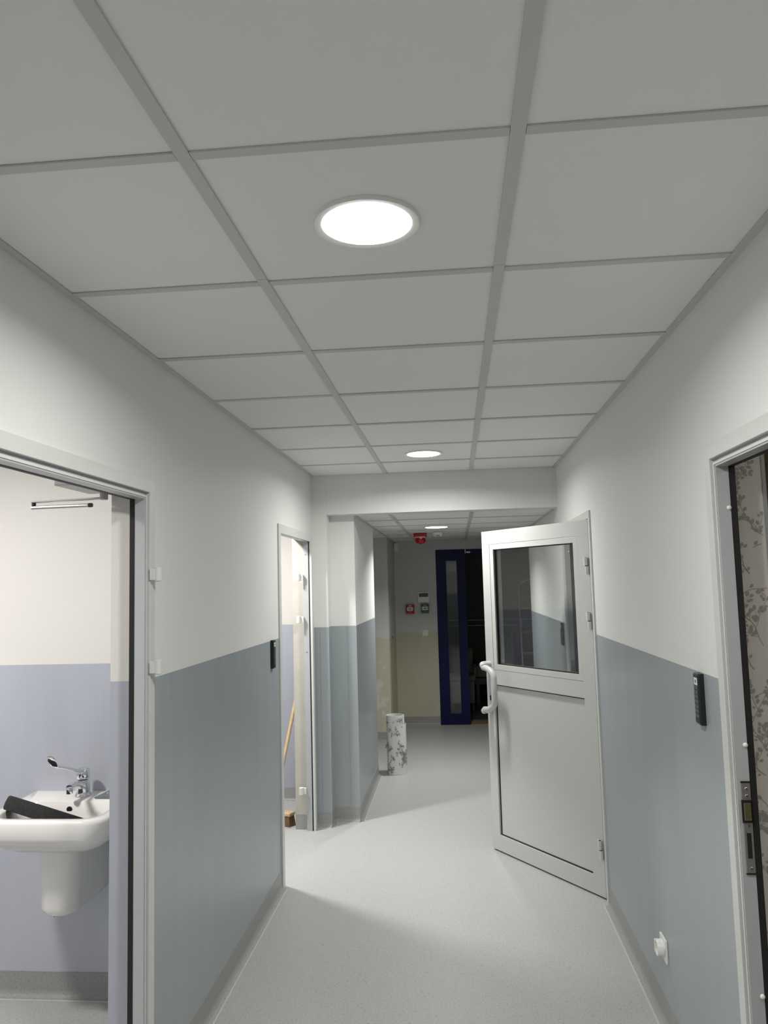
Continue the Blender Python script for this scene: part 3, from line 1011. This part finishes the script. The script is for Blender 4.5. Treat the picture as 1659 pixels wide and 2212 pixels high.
# ------------------------------------------------------------------ things on the far wall and ceiling
# siren
SX, SY = -0.333, 7.72
sir = empty('alarm_siren', (SX, SY, ZF), 'red alarm siren with domed lens hanging from the far ceiling', 'siren')
MB().box(SX - 0.066, SX + 0.066, SY - 0.066, SY + 0.066, ZF - 0.031, ZF - 0.0008).build('siren_base', m_red, sir, bevel=0.004)
MB().lathe([(0.052, ZF - 0.031), (0.054, ZF - 0.034), (0.053, ZF - 0.043), (0.050, ZF - 0.0445)], (SX, SY, 0), 32).build('white_collar', m_plastic, sir, smooth=40)
MB().lathe([(0.051, ZF - 0.0446), (0.0535, ZF - 0.048), (0.0535, ZF - 0.074), (0.051, ZF - 0.078), (0.049, ZF - 0.079), (0.047, ZF - 0.090), (0.036, ZF - 0.099), (0.014, ZF - 0.101), (0.010, ZF - 0.106), (0.001, ZF - 0.107)], (SX, SY, 0), 32).build('red_lens', m_redlens, sir, smooth=40)
MB().box(SX + 0.000, SX + 0.016, SY - 0.0550, SY - 0.052, ZF - 0.054, ZF - 0.040).build('flash_window', m_plastic, sir)
# smoke detector
KX, KY = -0.155, 7.57
smo = empty('smoke_detector', (KX, KY, ZF), 'round white smoke detector on the far ceiling beside the red siren', 'smoke detector')
MB().lathe([(0.052, ZF - 0.0008), (0.052, ZF - 0.014), (0.050, ZF - 0.016)], (KX, KY, 0), 32).build('detector_base', m_plastic, smo, smooth=40)
MB().lathe([(0.0475, ZF - 0.0161), (0.0475, ZF - 0.026), (0.042, ZF - 0.036), (0.028, ZF - 0.043), (0.001, ZF - 0.044)], (KX, KY, 0), 32).build('detector_head', m_plastic, smo, smooth=40)
MB().box(KX - 0.015, KX + 0.018, KY - 0.0455, KY - 0.036, ZF - 0.0375, ZF - 0.031).build('sensor_slot', m_key, smo)

# motion sensor in the corner
pir = empty('motion_sensor', (-0.69, YW - 0.02, 2.03), 'white motion sensor high in the far left corner under the ceiling', 'motion sensor')
MB().box(-0.712, -0.664, YW - 0.034, YW - 0.002, 2.025, 2.125).build('sensor_case', m_plastic, pir, bevel=0.008, seg=3)
MB().box(-0.708, -0.668, YW - 0.037, YW - 0.033, 2.033, 2.074).build('sensor_lens', m_ceramic, pir, bevel=0.004)

yf_ = YW - 0.0008
pan = empty('alarm_control', (-0.377, YW, 1.415), 'white alarm panel with green display on the far wall', 'control panel')
MB().box(-0.445, -0.309, yf_ - 0.024, yf_, 1.415, 1.537).build('panel_case', m_plastic, pan, bevel=0.006, seg=3)
MB().box(-0.431, -0.322, yf_ - 0.0255, yf_ - 0.0235, 1.482, 1.526).build('display', m_lcd, pan)
MB().box(-0.436, -0.316, yf_ - 0.0262, yf_ - 0.0235, 1.424, 1.476).build('flap', m_plastic, pan, bevel=0.001)


def callpoint(x0, x1, z0, z1, m, name, label):
    t = empty(name, ((x0 + x1) / 2, YW, z0), label, 'call point')
    MB().box(x0, x1, yf_ - 0.040, yf_, z0, z1).build('case', m, t, bevel=0.003)
    cx, cz = (x0 + x1) / 2, z0 + (z1 - z0) * 0.52
    MB().box(cx - 0.036, cx + 0.036, yf_ - 0.0425, yf_ - 0.0395, cz - 0.020, cz + 0.020).build('press_plate', m_plastic, t, bevel=0.001)
    y = yf_ - 0.0428
    MB().lathe([(0.0085, 0.0), (0.008, -0.001), (0.001, -0.0012)], (cx, y, cz), 18, axis='Y').build('target_dot', m_rubber, t)
    for sgn in (-1, 1):
        a = cx + sgn * 0.013
        b = cx + sgn * 0.030
        MB().add([(a, y, cz), (cx + sgn * 0.021, y, cz - 0.009), (cx + sgn * 0.021, y, cz - 0.003), (b, y, cz - 0.003), (b, y, cz + 0.003), (cx + sgn * 0.021, y, cz + 0.003), (cx + sgn * 0.021, y, cz + 0.009),
                  (a, y - 0.0008, cz), (cx + sgn * 0.021, y - 0.0008, cz - 0.009), (cx + sgn * 0.021, y - 0.0008, cz - 0.003), (b, y - 0.0008, cz - 0.003), (b, y - 0.0008, cz + 0.003), (cx + sgn * 0.021, y - 0.0008, cz + 0.003), (cx + sgn * 0.021, y - 0.0008, cz + 0.009)],
                 [(0, 1, 2, 3, 4, 5, 6), (7, 13, 12, 11, 10, 9, 8), (0, 7, 8, 1), (1, 8, 9, 2), (2, 9, 10, 3), (3, 10, 11, 4), (4, 11, 12, 5), (5, 12, 13, 6), (6, 13, 7, 0)]).build('arrow', m_rubber, t)
    MB().box(cx - 0.016, cx + 0.016, yf_ - 0.0408, yf_ - 0.0398, z1 - 0.018, z1 - 0.009).build('printed_mark', m_sticker if m is m_red else m_frame2, t)
    MB().box(cx - 0.014, cx + 0.014, yf_ - 0.0408, yf_ - 0.0398, z0 + 0.018, z0 + 0.022).build('printed_mark', m_sticker if m is m_red else m_frame2, t)


callpoint(-0.588, -0.489, 1.292, 1.394, m_red, 'fire_call_point', 'red square fire call point on the far wall')
callpoint(-0.408, -0.319, 1.296, 1.398, m_green, 'door_release', 'dark green call point under the white alarm panel')

sw = empty('light_switch', (-0.369, YW, 1.024), 'white light switch on the far wall at the paint edge', 'light switch')
MB().box(-0.405, -0.334, yf_ - 0.010, yf_, 1.024, 1.103).build('switch_frame', m_plastic, sw, bevel=0.005, seg=3)
MB().box(-0.399, -0.371, yf_ - 0.015, yf_ - 0.0095, 1.034, 1.090).build('rocker', m_ceramic, sw, bevel=0.002)
MB().box(-0.3695, -0.342, yf_ - 0.015, yf_ - 0.0095, 1.034, 1.090).build('rocker', m_ceramic, sw, bevel=0.002)

# flush service hatch in the side of the passage corner
ha = empty('service_hatch', (-0.714, 8.68, 0.15), 'flush painted hatch with keyhole on the return beside the far wall', 'hatch')
MB().box(-0.7148, -0.711, 8.29, 9.05, 0.14, 1.41).build('hatch_panel', m_beige, ha, bevel=0.0015)
MB().lathe([(0.011, 0.003), (0.011, 0.007), (0.001, 0.0075)], (-0.714, 8.60, 1.055), 16, axis='X').build('hatch_lock', m_rubber, ha)

# ------------------------------------------------------------------ blue double door
bl = empty('blue_door_leaf', (-0.22, YW - 0.01, 0), 'narrow navy blue door leaf with long vision glass at the corridor end', 'door')
yb0, yb1 = YW - 0.006, YW + 0.046
bx0, bx1 = -0.2205, 0.124
gx0, gx1, gz0, gz1 = -0.102, 0.022, 0.127, 1.898
for x0, x1 in ((bx0, gx0 - 0.014), (gx1 + 0.014, bx1)):
    MB().box(x0, x1, yb0, yb1, 0.008, 2.0295).build('stile', m_navy, bl)
for z0, z1 in ((0.008, gz0 - 0.014), (gz1 + 0.014, 2.0295)):
    MB().box(gx0 - 0.014, gx1 + 0.014, yb0, yb1, z0, z1).build('rail', m_navy, bl)
bd = MB()
for a in ((gx0 - 0.014, gx0, gz0 - 0.014, gz1 + 0.014), (gx1, gx1 + 0.014, gz0 - 0.014, gz1 + 0.014), (gx0, gx1, gz0 - 0.014, gz0), (gx0, gx1, gz1, gz1 + 0.014)):
    bd.box(a[0], a[1], yb0 - 0.007, yb1, a[2], a[3])
bd.build('glazing_bead', m_navy, bl)
MB().box(gx0, gx1, yb0 + 0.02, yb0 + 0.026, gz0, gz1).build('vision_glass', m_glass, bl)
MB().box(gx0 + 0.002, gx1 - 0.002, yb0 + 0.0265, yb0 + 0.028, 1.776, gz1 - 0.002).build('paper_notice', m_linen, bl)

fr = empty('door_5', (0.45, YW, 0), kind='structure')
MB().box(0.126, 1.128, YW - 0.004, YW + 0.06, 1.978, 2.029).build('door_head', m_navy, fr)
MB().box(1.08, 1.129, YW - 0.004, YW + 0.06, 0.0, 1.978).build('door_jamb', m_navy, fr)
MB().box(0.1245, 0.1335, YW - 0.012, YW - 0.006, 1.980, 2.026).build('latch_bracket', m_steel, fr)
MB().box(0.140, 0.188, YW - 0.014, YW - 0.003, 1.984, 2.002).build('door_stop', m_plastic, fr)

# ------------------------------------------------------------------ contents of the dark room
rails = empty('handrail', (0.9, 11.45, 1.0), 'two steel handrails across the back wall of the dark room', 'handrail')
for z in (1.010, 1.088):
    MB().tube([(-0.09, 11.46, z), (2.4, 11.46, z)], 0.011, 12).build('rail', m_steel, rails, smooth=60)
for x in (0.05, 1.2, 2.3):
    MB().box(x - 0.015, x + 0.015, 11.455, 11.549, 0.995, 1.10).build('rail_bracket', m_steel, rails)

bed = empty('bench', (0.75, 11.0, 0), 'low pale padded bench at the back of the dark room', 'bench')
MB().box(0.20, 1.9, 10.6, 11.4, 0.36, 0.52).build('mattress', m_linen, bed, bevel=0.03, seg=3)
MB().box(0.20, 1.9, 10.62, 11.38, 0.27, 0.352).build('bench_frame', m_tarp, bed)
for x in (0.26, 1.84):
    for y in (10.68, 11.3):
        MB().box(x - 0.02, x + 0.02, y - 0.02, y + 0.02, 0.004, 0.27).build('leg', m_tarp, bed)

ch = empty('chair', (0.10, 10.35, 0), 'pale high backed chair behind the navy blue door leaf', 'chair')
MB().box(-0.08, 0.20, 10.44, 10.50, 0.40, 0.77).build('backrest', m_linen, ch, bevel=0.025, seg=3)
MB().box(-0.12, 0.22, 10.06, 10.44, 0.38, 0.45).build('seat', m_linen, ch, bevel=0.02, seg=3)
MB().box(0.19, 0.235, 10.08, 10.46, 0.56, 0.60).build('armrest', m_tarp, ch, bevel=0.01)
MB().box(0.20, 0.225, 10.10, 10.13, 0.44, 0.56).build('armrest_post', m_tarp, ch)
MB().box(-0.10, 0.20, 10.08, 10.42, 0.10, 0.378).build('seat_box', m_linen, ch, bevel=0.01)
for x in (-0.08, 0.18):
    for y in (10.1, 10.4):
        MB().box(x - 0.015, x + 0.015, y - 0.015, y + 0.015, 0.004, 0.10).build('leg', m_tarp, ch)

# step ladder seen through the glass of the open door
lad = empty('step_ladder', (0.93, 9.9, 0), 'step ladder with arched top rail seen through the open door glass', 'ladder')
lx0, lx1 = 0.80, 1.16
path = [(lx0, 9.70, 0.004), (lx0, 9.98, 1.55)] + [(lx0 + (lx1 - lx0) / 2 * (1 - math.cos(a)), 9.98 + 0.02 * math.sin(a), 1.55 + 0.11 * math.sin(a)) for a in [PI * k / 8 for k in range(1, 8)]] + [(lx1, 9.98, 1.55), (lx1, 9.70, 0.004)]
MB().tube(path, 0.011, 10).build('front_rail', m_steel, lad, smooth=60)
for x in (lx0 + 0.02, lx1 - 0.02):
    MB().tube([(x, 9.95, 1.15), (x, 10.30, 0.004)], 0.010, 8).build('rear_leg', m_steel, lad)
for z in (0.25, 0.50, 0.75, 1.00):
    y = 9.70 + 0.28 * z / 1.55
    MB().box(lx0, lx1, y - 0.02, y + 0.07, z - 0.012, z + 0.012).build('step', m_sill, lad)

# furniture under a dark plastic sheet
tarp = MB()
random.seed(3)
nx, ny = 14, 10
grid = []
for j in range(ny + 1):
    for i in range(nx + 1):
        u, v = i / nx, j / ny
        edge = min(u, 1 - u, v, 1 - v)
        z = 0.10 + 0.80 * min(1, edge * 5) + 0.05 * math.sin(u * 9 + v * 4) + random.uniform(-0.02, 0.02)
        grid.append((0.46 + 0.62 * u, 10.45 + 0.14 + 0.0 * v + 0.0, 0) if False else (0.50 + 0.30 * u, 10.20 + 0.36 * v, z * (1.05 if edge > 0 else 0.05)))
tarp.add(grid, [(j * (nx + 1) + i, j * (nx + 1) + i + 1, (j + 1) * (nx + 1) + i + 1, (j + 1) * (nx + 1) + i) for j in range(ny) for i in range(nx)])
to = tarp.build('covered_furniture', m_tarp, None, smooth=60, origin=(0.65, 10.38, 0))
sol = to.modifiers.new('solid', 'SOLIDIFY')
sol.thickness = 0.004
tag(to, 'heap under a dark plastic sheet seen through the open door glass', 'covered furniture')
